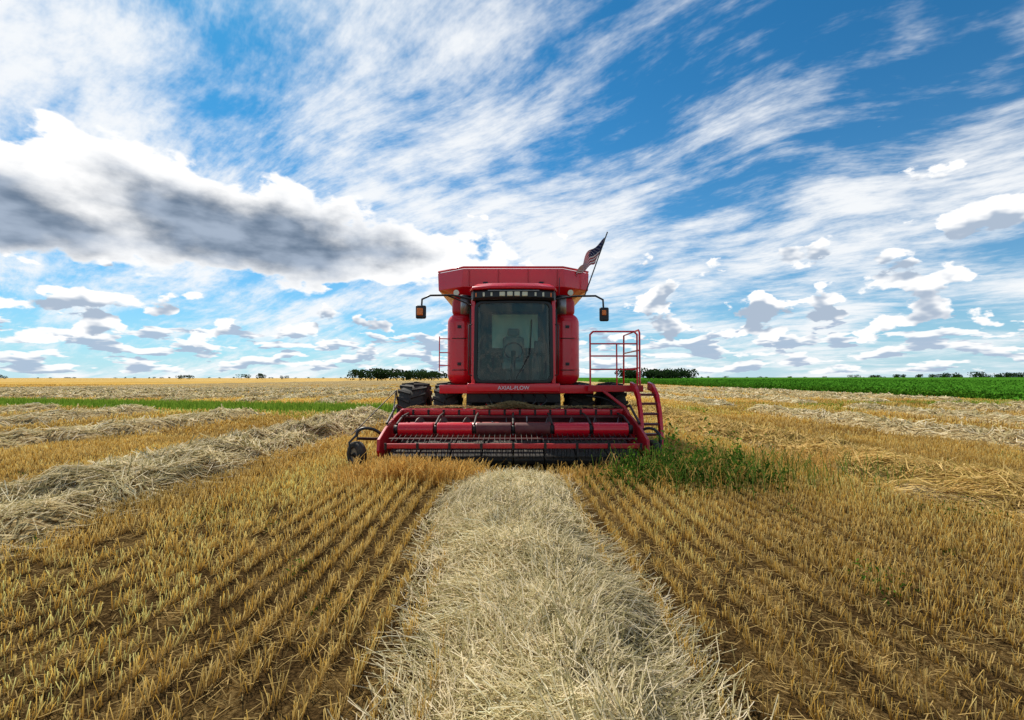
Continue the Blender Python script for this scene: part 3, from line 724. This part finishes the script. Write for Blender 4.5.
g1=gauss(-.75,.45,.45,.22);g3=gauss(.62,.27,.35,.07);g4=gauss(-.1,.40,.30,.16);g5=gauss(.15,.18,.5,.06);g6=gauss(.42,.50,.30,.12)
d=ma('ADD',ma('MULTIPLY',cir,.56),ma('ADD',ma('MULTIPLY',cir2,.24),ma('MULTIPLY',puf,.20)))
d=ma('ADD',d,ma('MULTIPLY',ma('SUBTRACT',cov,.5),.36))
d=ma('ADD',d,ma('MULTIPLY',g1,.14));d=ma('ADD',d,ma('MULTIPLY',ma('ADD',g3,ma('ADD',g4,g5)),.055));d=ma('SUBTRACT',d,ma('MULTIPLY',g6,.015))
cirm=mr(d,.41,.67)
haze=ma('EXPONENT',ma('MULTIPLY',zc,-8.0))
c=mix(ma('MULTIPLY',haze,.76),tint,(6.8,8.3,9.5))
c=mix(ma('MULTIPLY',cirm,.95),c,(9.6,9.8,10.0))
def layer(sa,se,seed,off,lo,hi,fl,base,d=6,gr=.85):
    a0=noise(az,el,sa,se,seed,d,.5);a1=noise(az,ma('ADD',el,off),sa,se,seed,3,.5)
    msk=ma('MULTIPLY',mr(el,*lo),mr(el,hi[0],hi[1],1,0))
    t=ma('ADD',ma('SUBTRACT',a0,ma('MULTIPLY',ma('SUBTRACT',1.,msk),.3)),fl)
    t1=ma('ADD',a1,fl)
    return mr(t,base,base+.05),ma('MULTIPLY',mr(t1,base-.03,base+.11),gr)
m1,s1=layer(15.,58.,2.,.009,(.0,.012),(.07,.12),ma('MULTIPLY',gauss(0.,.06,2.,.03),.03),.505,6,.95)
c=mix(ma('MULTIPLY',m1,.92),c,mix(s1,(10.4,10.4,10.4),(3.9,5.0,6.6)))
place=ma('ADD',ma('ADD',gauss(.66,.165,.11,.038),gauss(.275,.165,.045,.028)),ma('ADD',gauss(.79,.25,.10,.04),ma('ADD',gauss(-.78,.10,.25,.05),gauss(.50,.095,.22,.032))))
place=ma('ADD',place,ma('ADD',gauss(.50,.215,.04,.018),gauss(-.28,.10,.10,.025)))
m2,s2=layer(12.,22.,4.,.020,(.03,.06),(.30,.42),ma('SUBTRACT',ma('MULTIPLY',place,.26),.14),.53,7,.9)
c=mix(m2,c,mix(s2,(10.6,10.6,10.6),(3.6,4.6,6.0)))
# large cumulus bank, left
bn=noise(az,el,6.5,12.,5.,7,.52)
big=ma('ADD',ma('MINIMUM',ell(-.62,.265,.44,.095),ell(-.22,.240,.24,.060)),ma('MULTIPLY',ma('SUBTRACT',bn,.5),-2.2))
bm_=mr(big,.84,.99,1,0)
dk=ma('ADD',ma('MINIMUM',ell(-.50,.250,.31,.072),ell(-.82,.226,.24,.056)),ma('MULTIPLY',ma('SUBTRACT',bn,.5),-1.7))
dm=mr(dk,.35,1.15,1,0)
bn2=noise(az,el,9.,22.,8.,4,.5)
dcol=mix(mr(bn2,.30,.70),(1.4,2.0,2.9),(3.9,4.7,5.9))
c=mix(bm_,c,mix(dm,(10.5,10.5,10.5),dcol))
c=mix(mr(dz,-.02,0,1,0),c,(3.0,2.2,1.1))
bg=N('ShaderNodeBackground');bg.inputs['Strength'].default_value=.1;L(c,bg.inputs[0])
wo=N('ShaderNodeOutputWorld');L(bg.outputs[0],wo.inputs[0])
try:
    w.cycles.sampling_method='MANUAL';w.cycles.sample_map_resolution=512
except Exception:pass
sd=Vector((math.sin(SUN_AZ)*math.cos(SUN_EL),math.cos(SUN_AZ)*math.cos(SUN_EL),math.sin(SUN_EL)))
sl=bpy.data.lights.new('sun','SUN');sl.energy=5;sl.angle=math.radians(.5);sl.color=(1,.95,.86)
so=bpy.data.objects.new('sun',sl);so.rotation_euler=sd.to_track_quat('Z','Y').to_euler();so.location=(-20,20,40);link(so)
cam=bpy.data.cameras.new('camera');cam.sensor_width=36;cam.lens=36*500/1024;cam.clip_end=9000;cam.clip_start=.05
co=bpy.data.objects.new('camera',cam);co.location=(0,0,CAMH);co.rotation_euler=(math.radians(90+2.06),0,0);link(co);scene.camera=co
scene.view_settings.view_transform='Standard';scene.view_settings.look='None';scene.view_settings.exposure=0
